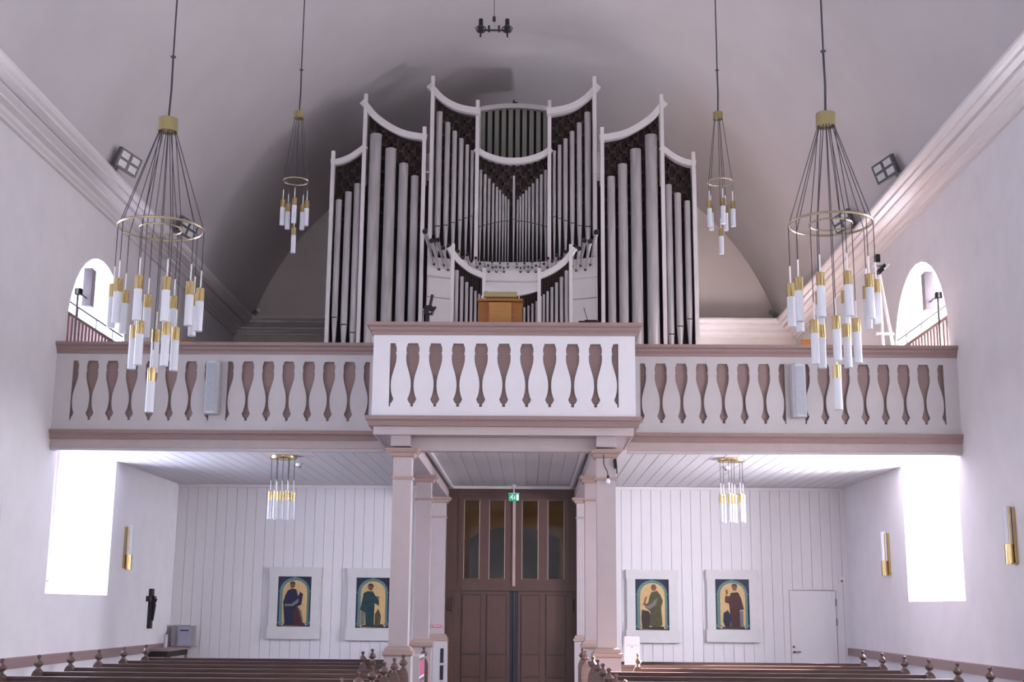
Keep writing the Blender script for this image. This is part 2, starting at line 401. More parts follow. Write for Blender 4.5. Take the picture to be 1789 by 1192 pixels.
for s, side in ((-1, 'left'), (1, 'right')):
    column(s*1.235+.03, 15.57, .225, 'nearest square column under the %s side of the central balcony' % side, 3.585)
    column(s*1.25+.02, 19.1, .22, 'middle square column in the %s row under the gallery' % side, 3.62)
    column(s*1.28+.02, 22.88, .24, 'rear square column beside the %s jamb of the brown doors' % side, 3.62)

# ================================================================ DOORS
d1 = struct(MB().box(-1.28, -1.0, YB, YB+.1, 0, 3.8).box(1.08, 1.36, YB, YB+.1, 0, 3.8).box(-1.0, 1.08, YB, YB+.1, 3.62, 3.8)
            .box(-1.28, 1.36, YB-.03, YB+.06, 2.0, 2.08).build('door_1', 'door'), 'brown double entrance doors with glazed upper panels')
gx = [(-.832, -.544), (-.379, -.091), (.207, .506), (.67, .968)]
xs = [-1.0] + [v for p in gx for v in p] + [1.08]
for a, b in zip(xs[0::2], xs[1::2]): MB().box(a, b, YB+.01, YB+.07, 2.08, 3.62).build('transom_stile', 'door', d1)
for a, b in gx:
    MB().box(a, b, YB+.01, YB+.07, 2.08, 2.215).box(a, b, YB+.01, YB+.07, 3.585, 3.62).build('transom_rail', 'door', d1)
    MB().box(a, b, YB+.035, YB+.041, 2.215, 3.585).build('pane', 'pane', d1)
    MB().box(a, a+.012, YB+.003, YB+.01, 2.2, 3.6).box(b-.012, b, YB+.003, YB+.01, 2.2, 3.6).build('glazing_bead', 'capital', d1)
MB().box(.045, .095, YB-.02, YB+.01, 2.08, 3.62).build('meeting_bead', 'capital', d1)
MB().box(-.92, -.89, YB-.012, YB+.01, 2.08, 3.7).box(1.02, 1.05, YB-.012, YB+.01, 2.08, 3.7).build('side_bead', 'door', d1)
MB().box(.0, .15, YB+.03, YB+.09, 0, 2.0).build('dark_meeting_gap', 'doordark', d1)
MB().cyl((.075, YB+.02, 0), (.075, YB+.02, 2.0), .012).build('meeting_seal', 'black', d1)
for a, b, hx in ((-1.14, 0.0, -1.02), (.15, 1.22, 1.125)):
    lf = MB().box(a, b, YB+.02, YB+.08, 0, 2.0).build('door_leaf', 'door', d1)
    w0, w1 = (a+.30, a+.62) if a < 0 else (a+.06, a+.37)
    v0, v1 = (a+.74, b-.065) if a < 0 else (a+.50, b-.24)
    for p, q in ((w0, w1), (v0, v1)):
        for z0, z1 in ((.92, 1.92), (.54, .89), (.06, .50)):
            m = MB().box(p, q, YB+.004, YB+.03, z0, z1)
            m.build('door_panel', 'door', lf)
            MB().box(p-.012, q+.012, YB+.012, YB+.026, z1, z1+.014).box(p-.012, p, YB+.012, YB+.026, z0-.014, z1).box(q, q+.012, YB+.012, YB+.026, z0-.014, z1).build('panel_bead', 'doordark', lf)
    MB().path([(hx, YB+.02, 1.86), (hx, YB-.05, 1.84), (hx, YB-.05, 1.66), (hx, YB+.02, 1.64)], .013, 8).build('door_handle', 'black', lf, True)
d2 = struct(MB().box(4.95, 5.745, YB-.012, YB+.02, 0, 2.035).build('door_2', 'white'), 'plain white door in the right corner of the partition')
MB().box(4.93, 4.944, YB-.004, YB+.03, 0, 2.05).box(5.751, 5.765, YB-.004, YB+.03, 0, 2.05).box(4.944, 5.751, YB-.004, YB+.03, 2.04, 2.05).build('door_frame', 'fascia', d2)
for z in (1.50, 1.84): MB().cyl((5.755, YB-.022, z-.06), (5.755, YB-.022, z+.06), .011, n=8).build('hinge', 'steel', d2)
MB().cyl((4.985, YB-.012, 1.07), (4.985, YB-.03, 1.07), .022).build('lock_rose', 'steel', d2)
MB().cyl((4.985, YB-.012, .985), (4.985, YB-.05, .985), .02).path([(4.985, YB-.05, .985), (5.10, YB-.05, .985)], .009).build('lever_handle', 'steel', d2)

# vestibule behind the doors
struct(MB().box(-3.2, 3.2, YE-.25, YE, 0, 3.88).build('wall_vestibule', 'ochre'), 'ochre vestibule wall seen through the door glass')
va = [(-.87, 0), (.95, 0), (.95, 3.08), (.78, 3.19), (.42, 3.29), (.04, 3.32), (-.34, 3.29), (-.70, 3.19), (-.87, 3.08)]
d3 = struct(MB().prism(va, 'y', YE-.31, YE-.25).build('door_3', 'dark'), 'dark arched outer door beyond the vestibule')
MB().cyl((.05, YE-.33, 0), (.05, YE-.33, 3.3), .02).build('meeting_bead', 'black', d3)
for s in (-1, 1): struct(MB().box(s*3.2-.05, s*3.2+.05, YB+.14, YE, 0, 3.88).build('wall_vestibule_%s' % ('left' if s < 0 else 'right'), 'ochre'))
vl = thing('vestibule_fill_lamp', 'unseen round lamp added to light the vestibule behind the doors', 'lamp', (.05, 24.6, 3.85))  # hidden from view, added to give the vestibule a dim warm light
MB().lathe(.05, 24.6, [(.08, 3.88), (.08, 3.85), (.04, 3.84)], 16).build('ceiling_plate', 'brass', vl)
MB().lathe(.05, 24.6, [(.04, 3.85), (.10, 3.80), (.12, 3.73), (.09, 3.66), (.02, 3.63)], 16).build('globe', mat('warm_globe', (.9, .8, .6), .4, emit=(1, .72, .35), estr=9.0), vl, True)

# ================================================================ PIPE ORGAN
OC = .02            # centre line
YO = 21.5
org = thing('pipe_organ', 'large grey-white pipe organ with concave stepped tops filling the gallery', 'pipe organ', (OC, YO, 4.06))
def mir(x, s): return 2*OC - x if s < 0 else x
def pipe(par, x, y, z0, zt, r, zm, name='pipe', mtl='pipe', seg=14, mouth=True, zf=None):
    """a metal flue pipe: toe at z0, mouth at zm, open top at zt"""
    prof = [(max(.008, r*.28), z0), (r*.96, zm-.01), (r, zm), (r, zt-.004), (r*.97, zt), (r*.82, zt), (r*.80, zt-.05)]
    o = MB().lathe(x, y, prof, seg).build(name, mtl, par, True)
    if mouth:
        hw = r*.80; th = max(.012, r*.28)
        pts = [(x-hw, zm), (x+hw, zm), (x+hw, zm+th), (x-hw, zm+th)]
        MB().prism(pts, 'y', y-r*1.03, y-r*.55).build('mouth', 'dark', o)
    return o
def lattice(par, poly_fn, x0, x1, zb, y, step=.105, hgt=.17):
    """dark openwork: backing board with staggered recessed openings"""
    n = 14
    top = [(x0+(x1-x0)*i/n, poly_fn(x0+(x1-x0)*i/n)) for i in range(n+1)]
    MB().prism([(x0, zb)]+top[::1]+[(x1, zb)], 'y', y+.02, y+.05).build('lattice_back', 'dark', par)
    m = MB(); i = 0; x = x0
    while x < x1-.01:
        xe = min(x1, x+step); zz = zb + (hgt*.75 if i % 2 else 0)
        lim = min(poly_fn(x), poly_fn(xe))
        m.box(x, x+.028, y, y+.02, zb, lim)
        while zz+.06 < lim:
            m.box(x, xe, y, y+.02, zz, min(lim, zz+.055)); zz += hgt*1.5
        x += step; i += 1
    tag(m.build('lattice', 'lattice', par), kind='stuff')
def interp(pts):
    def f(x):
        if x <= pts[0][0]: return pts[0][1]
        for (a, za), (b, zb_) in zip(pts[:-1], pts[1:]):
            if x <= b: return za+(zb_-za)*(x-a)/(b-a)
        return pts[-1][1]
    return f
def smoothpts(pts, n=4):
    out = []
    for i in range(len(pts)-1):
        p0 = pts[max(0, i-1)]; p1 = pts[i]; p2 = pts[i+1]; p3 = pts[min(len(pts)-1, i+2)]
        for k in range(n):
            t = k/n
            out.append(tuple(.5*(2*p1[j]+(p2[j]-p0[j])*t+(2*p0[j]-5*p1[j]+4*p2[j]-p3[j])*t*t+(3*p1[j]-p0[j]-3*p2[j]+p3[j])*t**3) for j in (0, 1)))
    return out+[pts[-1]]
def post(par, x, y, zt, z0=4.06, w=.065, d=.09):
    MB().box(x-w/2, x+w/2, y-d/2, y+d/2, z0, zt).build('post', 'frame', par)
A_out = smoothpts([(-3.22, 9.475), (-3.10, 9.49), (-2.995, 9.522), (-2.845, 9.60), (-2.63, 9.77)])
A_tow = smoothpts([(-2.66, 10.62), (-2.589, 10.551), (-2.408, 10.333), (-2.146, 10.139), (-1.887, 10.02), (-1.51, 9.95)])
A_mid = smoothpts([(-1.47, 11.0), (-1.401, 10.925), (-1.242, 10.749), (-1.034, 10.618), (-.826, 10.552), (-.57, 10.515)])
A_cen = smoothpts([(-.63, 9.85), (-.464, 9.733), (-.205, 9.647), (.02, 9.626), (.245, 9.647), (.504, 9.733), (.67, 9.85)])
PP_out = [(-3.049, 8.734, .055, 6.59), (-2.884, 8.877, .062, 6.46), (-2.728, 9.032, .058, 6.32)]
PP_tow = [(-2.433, 9.965, .108, 5.5), (-2.158, 9.696, .100, 5.4), (-1.923, 9.418, .084, 5.3), (-1.719, 9.187, .070, 5.2)]
PP_mid = [(-1.314, 10.459, .056, 8.295), (-1.167, 10.269, .048, 8.324), (-1.039, 10.117, .044, 8.383), (-.92, 9.988, .041, 8.438), (-.814, 9.88, .035, 8.491), (-.72, 9.783, .031, 8.534)]
PP_cen = [(-.568, 9.437, .030), (-.487, 9.356, .029), (-.413, 9.28, .027), (-.34, 9.194, .025), (-.272, 9.134, .024), (-.215, 9.075, .022), (-.16, 9.01, .021), (-.111, 8.967, .0195), (-.064, 8.914, .0195)]
for s in (1, -1):
    f = lambda pts: [(mir(x, s), z) for x, z in pts] if s < 0 else pts
    srt = lambda pts: sorted(pts)
    ym = YO+.10
    for x, zt in ((-3.172, 9.63), (-2.625, 10.715), (-1.561, 10.09)): post(org, mir(x, s) if s < 0 else x, YO, zt)
    post(org, mir(-1.436, s) if s < 0 else -1.436, ym, 11.10); post(org, mir(-.63, s) if s < 0 else -.63, ym+.2, 10.72)
    MB().ribbon(f(A_out), .10, YO-.03, YO+.05).build('curved_top', 'frame', org)
    MB().ribbon(f(A_tow), .115, YO-.03, YO+.05).build('curved_top', 'frame', org)
    mm = MB()
    mm.ribbon(f(A_mid), .115, ym+.02, ym+.13); mm.build('curved_top', 'frame', org)
    for pts, x0, x1, yy in ((A_out, -3.15, -2.64, YO+.22), (A_tow, -2.60, -1.58, YO+.25)):
        q = interp(srt(f([(x, z-.06) for x, z in pts])))
        xa, xb = (x0, x1) if s > 0 else (mir(x1, s), mir(x0, s))
        lattice(org, q, xa, xb, 8.3, yy); MB().box(xa, xb, yy+.03, yy+.06, 4.06, 8.3).build('case_back', 'dark', org)
    q = interp(srt(f([(x, z-.06) for x, z in A_mid])))
    xa, xb = (-1.41, -.65) if s > 0 else (mir(-.65, s), mir(-1.41, s))
    lattice(org, q, xa, xb, 8.7, ym+.36); MB().box(xa, xb, ym+.40, ym+.43, 7.5, 8.7).build('case_back', 'dark', org)
    for x, zt, r, zm in PP_out: pipe(org, mir(x, s) if s < 0 else x, YO+.02, zm-.62, zt, r, zm)
    for x, zt, r, zm in PP_tow: pipe(org, mir(x, s) if s < 0 else x, YO+.05, zm-.6, zt, r, zm, seg=20)
    for i, (x, zt, r, zm) in enumerate(PP_mid): pipe(org, mir(x, s) if s < 0 else x, ym+.10+.03*i, 7.70, zt, r, zm)
    for i, (x, zt, r) in enumerate(PP_cen):
        zm = 8.345 + .155*(1-((9-i)/9.5)**2)
        pipe(org, mir(x, s) if s < 0 else x, ym+.31+.012*i, 7.72, zt, r, zm, seg=10)
    # dark gaps beside the towers, case sides and plinth
    xg0, xg1 = (-1.53, -1.47) if s > 0 else (mir(-1.47, s), mir(-1.53, s))
    MB().box(xg0, xg1, YO+.3, YO+.34, 4.06, 9.2).build('case_back', 'dark', org)
    xo = -3.2 if s > 0 else mir(-3.2, s)
    MB().box(xo-.02, xo+.02, YO+.04, YO+.9, 4.06, 9.35).build('case_side', 'frame', org)
    xa, xb = (-3.2, -1.53) if s > 0 else (mir(-1.53, s), mir(-3.2, s))
    MB().box(xa, xb, YO-.03, YO+.2, 4.06, 4.65).build('case_plinth', 'frame', org)
    MB().box(xa, xb, YO+.6, YO+.64, 4.06, 9.2).build('rear_panel', 'dark', org)
    xt = mir(-1.50, s) if s < 0 else -1.50
    MB().box(xt-.07, xt+.07, YO+.04, YO+.055, 9.26, 9.28).build('tie_bar', 'frame', org)
MB().box(-3.1, 3.14, YO+.70, 26.2, 4.06, 8.3).build('unseen_light_block', 'dark', org)  # added unseen box, keeps rear window light off the left vault and end wall
pipe(org, OC+.014, YO+.42, 7.72, 9.33, .0235, 8.505, seg=10)
MB().ribbon(A_cen, .105, YO+.28, YO+.38).build('curved_top', 'frame', org)
q = interp([(x, z-.06) for x, z in A_cen]); lattice(org, q, -.60, .64, 8.7, YO+.58)
MB().box(-.66, .70, YO+.62, YO+.65, 7.5, 8.7).build('case_back', 'dark', org)
# swell box with upright louvres behind the centre
sw = MB().box(-.66, .70, 23.02, 23.9, 9.9, 11.06).build('swell_box', 'dark', org)
st = [(-.66+1.36*i/12, 11.06+.07*math.sin(PI*i/12)) for i in range(13)]
MB().ribbon(st, .09, 22.9, 23.0).build('swell_box_head', 'frame', org)
for i in range(10):
    x = -.62 + i*.132
    MB().prism([(x, 22.95), (x+.085, 22.93), (x+.085, 22.96), (x, 22.99)], 'z', 9.6, 11.03).build('louvre', 'louver', org)
for s in (-1, 1): MB().box(OC+s*.66-.02, OC+s*.66+.02, 22.9, 23.0, 10.1, 11.06).build('swell_box_jamb', 'frame', org)
MB().cyl((0.0, 23.3, 11.14), (.0, 23.3, 11.36), .012).cyl((.0, 23.3, 11.30), (.06, 23.24, 11.26), .03).build('swell_box_fitting', 'black', org)
# concave white chest front below the pipes
def chest_y(x): return YO-.10 + .38*(1-((x-OC)/1.47)**2)
N = 24
cp = [(-1.45+2.94*i/N) for i in range(N+1)]
def curved_panel(z0, z1, dy, th, name, m):
    vs = []
    for x in cp:
        y = chest_y(x)+dy
        vs += [(x, y, z0), (x, y, z1), (x, y+th, z1), (x, y+th, z0)]
    fs = [(i*4+j, i*4+4+j, i*4+4+(j+1) % 4, i*4+(j+1) % 4) for i in range(N) for j in range(4)] + [(0, 1, 2, 3), (N*4+3, N*4+2, N*4+1, N*4)]
    return MB().add(vs, fs).build(name, m, org)
curved_panel(7.34, 7.68, 0, .30, 'trumpet_chest', 'frame')
curved_panel(4.06, 7.34, .12, .10, 'lower_case_panel', 'frame')
curved_panel(6.98, 6.995, .112, .02, 'panel_groove', 'louver')
# horizontal trumpets, two staggered rows on each side
for s in (1, -1):
    NT = 19
    for i in range(NT):
        t = i/(NT-1); x = OC - s*(1.36 - 1.28*t**.93)
        y = chest_y(x); z = 7.55 + .04*t - .080*(i % 2)
        L = max(.16, 2.0*.89**i); r1 = max(.016, .047*.945**i)
        p0 = Vector((x, y+.02, z)); dv = Vector((0, -1, 0)); q = p0+dv*L
        o = MB().cyl(p0, p0+dv*L*.12, .009, .011, 8).cyl(p0+dv*L*.12, q-dv*.09, .011, r1*.80, 12, False).cyl(q-dv*.09, q, r1*.80, r1, 16, False).build('trumpet_pipe', 'pipe', org, True)
        MB().cyl(q-dv*.014, q-dv*.004, r1*.86, n=16).build('bell_mouth', 'dark', o)
        MB().cyl(p0+dv*.01, p0+dv*.05, .023, n=10).build('boot', 'dark', o)

# small front case (positive) with concave tops
pos = thing('positive_organ', 'small front organ case with V-shaped pipe rows before the main organ', 'organ case', (.05, 19.0, 4.06))
PC, YP = .05, 19.0
B_side = smoothpts([(-.885, 7.173), (-.846, 7.118), (-.737, 6.972), (-.559, 6.826), (-.337, 6.727)])
B_cen = smoothpts([(-.37, 6.56), (-.16, 6.495), (.05, 6.466), (.26, 6.495), (.47, 6.56)])
for s in (1, -1):
    g_ = (lambda x: x) if s > 0 else (lambda x: 2*PC-x)
    post(pos, g_(-.858), YP, 7.20, w=.052); post(pos, g_(-.374), YP, 6.82, w=.052)
    MB().ribbon([(g_(x), z) for x, z in B_side], .085, YP-.025, YP+.05).build('curved_top', 'frame', pos)
    tops = [(-.796, 6.789, .032), (-.715, 6.689, .028), (-.639, 6.599, .0255), (-.568, 6.526, .0235), (-.503, 6.463, .020), (-.445, 6.414, .017), (-.404, 6.383, .012)]
    for x, zt, r in tops: pipe(pos, g_(x), YP+.02, 5.3, zt, r, 5.7, seg=12)
    for i, zt in enumerate((6.31, 6.27, 6.24, 6.21, 6.19)): pipe(pos, g_(-.335+.062*i), YP+.04, 5.3, zt, .017, 5.7, seg=10)
    q0 = interp(sorted([(x, z-.06) for x, z in B_side]))
    for i in range(11): MB().box(g_(-.828+.040*i)-.0075, g_(-.828+.040*i)+.0075, YP+.11, YP+.13, 5.0, q0(-.828+.040*i)).build('rear_slat', 'lattice', pos)
    xa, xb = sorted((g_(-.835), g_(-.395)))
    q = interp(sorted([(g_(x), z-.05) for x, z in B_side]))
    MB().prism([(xa, 4.6)]+[(xa+(xb-xa)*i/10, q(xa+(xb-xa)*i/10)) for i in range(11)]+[(xb, 4.6)], 'y', YP+.14, YP+.16).build('case_back', 'dark', pos)
MB().ribbon(B_cen, .085, YP+.0, YP+.06).build('curved_top', 'frame', pos)
qc = interp([(x, z-.05) for x, z in B_cen])
MB().prism([(-.37, 4.6)]+[(-.37+.84*i/10, qc(-.37+.84*i/10)) for i in range(11)]+[(.47, 4.6)], 'y', YP+.16, YP+.18).build('case_back', 'dark', pos)
for i in range(17): MB().box(-.35+.050*i-.0075, -.35+.050*i+.0075, YP+.12, YP+.14, 5.0, qc(-.35+.05*i)).build('rear_slat', 'lattice', pos)
MB().box(-.89, .99, YP-.04, YP+.2, 4.06, 5.3).build('case_plinth', 'frame', pos)

# organ console with lamp bar
con = thing('organ_console', 'orange oak organ console standing behind the central balcony rail', 'console', (-.05, 16.2, 4.05))
MB().box(-.345, .245, 16.02, 16.45, 5.585, 5.615).build('console_top', 'oak', con)
MB().prism([(-.335, 5.585), (.235, 5.585), (.235, 5.05), (-.335, 5.05)], 'y', 16.12, 16.4).build('console_body', 'oak', con)
MB().box(-.195, .095, 16.04, 16.14, 4.05, 5.57).build('front_panel', 'oaklight', con)
MB().box(-.335, .235, 16.14, 16.4, 4.05, 5.05).build('console_base', 'oak', con)
for x in (-.30, .19): MB().cyl((x, 16.3, 5.61), (x, 16.3, 5.72), .007, n=8).build('lamp_arm', 'rod', con)
MB().box(-.275, .165, 16.27, 16.33, 5.70, 5.765).build('lamp_bar', 'dullbrass', con)

# ================================================================ GALLERY BITS
def pole_speaker(s, label):
    x = s*5.93
    t = thing('stand_speaker', label, 'speaker', (x, 17.5, 4.055))
    m = MB(); m.box(x-.055, x+.055, 17.45, 17.60, 5.84, 6.37); m.build('cabinet', 'spkgrey', t)
    m = MB().box(x-.06, x+.06, 17.44, 17.455, 5.83, 6.38); m.build('front_trim', 'spkgrey', t)
    MB().box(x-.03, x+.05, 17.06, 17.14, 5.90, 5.99).build('mixer_box', 'black', t)
    MB().box(x-.01, x+.02, 17.05, 17.06, 5.91, 5.98).build('mixer_face', 'spk', t)
    MB().cyl((x, 17.1, 4.055), (x, 17.1, 5.91), .014, n=8).build('stand_pole', 'steel', t)
    MB().cyl((x, 17.1, 5.94), (x, 17.46, 5.94), .012, n=8).build('bracket', 'steel', t)
    for a in range(3):
        b = a*2*PI/3+.4
        MB().cyl((x, 17.1, 4.4), (x+.14*math.cos(b)*(.5 if s*math.cos(b) > 0 else 1), 17.1+.13*math.sin(b), 4.06), .01, n=6).build('stand_leg', 'steel', t)
pole_speaker(-1, 'grey upright loudspeaker on a stand before the left gallery window')
pole_speaker(1, 'grey upright loudspeaker on a stand before the right gallery window')
for s, side in ((-1, 'left'), (1, 'right')):
    x = s*6.03
    t = thing('window_railing', 'brown slatted guard railing across the %s gallery window' % side, 'railing', (x, 18.2, 4.05))
    MB().box(x-.02, x+.02, 17.0, 19.45, 5.60, 5.65).build('rail', 'brown', t)
    MB().cyl((x, 17.0, 5.80), (x, 19.45, 5.80), .012, n=8).build('handrail', 'steel', t)
    for y in (17.02, 17.42, 18.2, 18.95, 19.43): MB().cyl((x, y, 5.65), (x, y, 5.80), .009, n=6).build('handrail_post', 'steel', t)
    for i in range(18):
        y = 17.03+i*.14
        MB().box(x-.012, x+.012, y, y+.075, 4.05, 5.60).build('slat', 'brown', t)
def column_speaker(x, label):
    t = thing('column_speaker', label, 'speaker', (x, 16.62, 4.15))
    pts = [(x-.09, 16.68), (x-.09, 16.56), (x-.05, 16.515), (x+.05, 16.515), (x+.09, 16.56), (x+.09, 16.68)]
    MB().prism(pts, 'z', 4.17, 4.87).build('cabinet', 'spk', t)
    MB().box(x-.055, x+.055, 16.508, 16.516, 4.20, 4.84).build('grille', mat('speaker_grille', (.40, .43, .50), .6, var=.15, scale=120), t)
    MB().box(x-.04, x+.04, 16.68, 16.70, 4.4, 4.6).build('bracket', 'steel', t)
column_speaker(-3.86, 'slim white column loudspeaker on the left gallery parapet')
column_speaker(3.87, 'slim white column loudspeaker on the right gallery parapet')
# work light on a stand, right
t = thing('light_stand', 'white A-frame lamp stand with black heads beside the right gallery window', 'lamp stand', (5.33, 17.6, 4.05))
MB().cyl((5.285, 17.6, 6.37), (5.29, 17.6, 4.06), .022, n=8).build('leg', 'rod', t)
MB().cyl((5.29, 17.6, 6.37), (5.56, 17.6, 4.35), .022, n=8).build('leg', 'rod', t)
MB().box(5.20, 5.45, 17.58, 17.62, 5.50, 5.53).build('cross_bar', 'rod', t)
MB().box(5.24, 5.30, 17.55, 17.65, 6.55, 6.66).build('lamp_head', 'black', t)
MB().prism([(5.24, 6.42), (5.35, 6.52), (5.38, 6.46), (5.28, 6.36)], 'y', 17.52, 17.68).build('lamp_head', 'black', t)
MB().box(5.20, 5.33, 17.56, 17.64, 6.50, 6.54).build('crossarm', 'rod', t)
MB().prism([(5.33, 6.44), (5.41, 6.51), (5.42, 6.49), (5.345, 6.42)], 'y', 17.5, 17.7).build('lamp_flap', 'rod', t)
# video camera on a stand, left of the console
t = thing('camera_stand', 'black camera and microphone on a stand left of the organ console', 'camera', (-1.06, 17.0, 4.05))
MB().cyl((-1.07, 17, 4.05), (-1.065, 17, 5.66), .028, n=8).build('pole', 'black', t)
MB().prism([(-1.12, 5.64), (-1.0, 5.62), (-.97, 5.70), (-1.02, 5.75), (-1.11, 5.73)], 'y', 16.94, 17.06).build('camera_body', 'black', t)
MB().cyl((-1.035, 17, 5.74), (-1.005, 17, 5.90), .022, n=10).build('microphone', 'black', t, True)
MB().cyl((-.99, 16.98, 5.68), (-.955, 16.9, 5.70), .018, n=10).build('lens', 'black', t, True)
MB().box(-1.045, -1.015, 16.93, 16.94, 5.635, 5.65).build('silver_clip', 'chrome', t)
MB().cyl((-1.123, 17.02, 4.05), (-1.123, 17.02, 5.71), .008, n=6).build('boom_pole', 'chrome', t)
t = thing('music_stand', 'thin black music stand right of the organ console', 'music stand', (1.15, 17.0, 4.05))
MB().box(1.08, 1.25, 16.98, 17.02, 5.535, 5.555).build('shelf_lip', 'black', t)
MB().prism([(17.02, 5.55), (17.10, 5.30), (17.11, 5.30), (17.03, 5.55)], 'x', 1.0, 1.3).build('desk', 'black', t)
MB().cyl((1.07, 17.0, 5.73), (1.125, 17.0, 5.54), .005, n=6).build('antenna_rod', 'black', t)
MB().cyl((1.15, 17.07, 4.08), (1.15, 17.07, 5.40), .012, n=8).build('pole', 'black', t)
for a in range(3): MB().cyl((1.15, 17.07, 4.3), (1.15+.22*math.cos(a*2.1), 17.07+.22*math.sin(a*2.1), 4.06), .008, n=6).build('foot', 'black', t)
def gallery_chair(x, zt, label):
    y = 17.5; t = thing('gallery_chair', label, 'chair', (x, y, 4.05))
    MB().box(x-.20, x+.20, y-.2, y+.2, 4.50, 4.53).build('seat', 'oak', t)
    MB().box(x-.085, x+.085, y+.18, y+.2, zt-.18, zt).build('headrest', 'oak', t)
    for sx in (-.05, .05): MB().box(x+sx-.01, x+sx+.01, y+.18, y+.2, 4.53, zt-.18).build('back_rod', 'oak', t)
    for sx in (-.18, .18):
        for sy in (-.18, .18): MB().box(x+sx-.015, x+sx+.015, y+sy-.015, y+sy+.015, 4.05, 4.5).build('leg', 'oak', t)
gallery_chair(-4.54, 5.40, 'orange wooden seat back peeping over the left parapet cap')
gallery_chair(4.25, 5.445, 'orange wooden seat back peeping over the right parapet cap')

# ================================================================ CHANDELIERS
def pendant(t, x, y, ztop, rb=.034, hb=.125, hg=.28, rod=.17):
    """rod, brass sleeve, frosted tube; ztop = top of the sleeve"""
    o = MB().cyl((x, y, ztop-hb), (x, y, ztop), rb, n=14).build('pendant_sleeve', 'brass', t, True)
    MB().cyl((x, y, ztop-hb-hg), (x, y, ztop-hb), rb*.97, n=14).build('glass_tube', 'glass', o, True)
    MB().cyl((x, y, ztop), (x, y, ztop+rod), rb*.19, n=6).build('rod', 'rod', o)
def chandelier(x, y, zhub, zring, r_out, r_in, n_out, n_in, d_out, d_in, d_c, rhub, hhub, label, group, a0, ztop, scale=1.0):
    t = thing('chandelier', label, 'chandelier', (x, y, zring), group)
    MB().lathe(x, y, [(rhub*.9, zhub+hhub/2), (rhub, zhub+hhub/2), (rhub, zhub-hhub/2), (rhub*.93, zhub-hhub/2), (rhub*.93, zhub-hhub/2+.02), (rhub*.1, zhub-hhub/2+.02)], 24).build('hub', 'dullbrass', t, True)
    MB().path([(x, y, zhub+hhub/2-.01), (x+.01, y, zhub+hhub/2+.3), (x+.006, y, zhub+hhub/2+.62)], .011).build('lower_cord', 'wire', t)
    MB().torus((x+.006, y, zhub+hhub/2+.64), .022, .007, 12, 5).build('hook', 'wire', t)
    MB().cyl((x+.006, y, zhub+hhub/2+.64), (x+.006, y, ztop), .009, n=6).build('upper_cord', 'wire', t)
    MB().torus((x, y, zring), r_out, .010*scale+.002, 56).build('outer_ring', 'ring', t, True)
    if r_in: MB().torus((x, y, zring-.004), r_in, .009*scale, 40).build('inner_ring', 'ring', t, True)
    def arm(a, r, drop):
        px, py = x+r*math.cos(a), y+r*math.sin(a)
        hx, hy = x+rhub*.8*math.cos(a), y+rhub*.8*math.sin(a)
        zt = zring-drop
        MB().path([(hx, hy, zhub-hhub/2+.02), (px, py, zring), (px, py, zt+.15*scale)], .0042, 5).build('wire', 'wire', t)
        pendant(t, px, py, zt, .039*scale, .125*scale, .285*scale, .17*scale)
    for i in range(n_out): arm(a0+2*PI*i/n_out, r_out, d_out)
    for i in range(n_in): arm(a0+.35+2*PI*i/n_in, r_in, d_in)
    MB().cyl((x, y, zhub-hhub/2+.02), (x, y, zring-d_c+.15*scale), .0042, n=5).build('wire', 'wire', t)
    pendant(t, x, y, zring-d_c, .039*scale, .125*scale, .285*scale, .17*scale)
def vz(x): return ZC+math.sqrt(R0*R0-x*x)
GB, GSM = 'large ringed pendant chandeliers', 'small ringed pendant chandeliers'
chandelier(-3.14, 11.5, 6.20, 5.17, .393, .197, 10, 5, .56, .93, 1.335, .092, .13, 'large brass ringed pendant chandelier before the left parapet', GB, .18, vz(3.14))
chandelier(3.14, 11.5, 6.27, 5.24, .385, .197, 10, 5, .56, .93, 1.345, .092, .13, 'large brass ringed pendant chandelier before the right parapet', GB, .42, vz(3.14))
chandelier(-2.95, 17.0, 8.51, 7.53, .172, 0, 5, 0, .30, 0, .68, .07, .10, 'small pendant chandelier hanging left of the organ', GSM, 1.08, vz(2.95), .88)
chandelier(2.97, 17.0, 8.515, 7.54, .172, 0, 5, 0, .30, 0, .68, .07, .10, 'small pendant chandelier hanging right of the organ', GSM, 1.0, vz(2.97), .88)
def cluster(x, label, a0):
    y = 18.6; t = thing('ceiling_cluster', label, 'ceiling lamp', (x, y, 3.85), 'pendant clusters under the gallery')
    MB().lathe(x, y, [(.195, 3.853), (.195, 3.815), (.19, 3.808), (.02, 3.808)], 32).build('canopy', 'brass', t, True)
    for i in range(7):
        a = a0+2*PI*i/6; r = .165 if i < 6 else 0
        px, py = x+r*math.cos(a), y+r*math.sin(a)
        MB().cyl((px, py, 3.81), (px, py, 3.49), .0045, n=5).build('wire', 'wire', t)
        pendant(t, px, py, 3.335, .032, .13, .27, .16)
cluster(-3.265, 'brass plate with hanging glass tubes under the left gallery ceiling', .15)
cluster(3.275, 'brass plate with hanging glass tubes under the right gallery ceiling', .12)

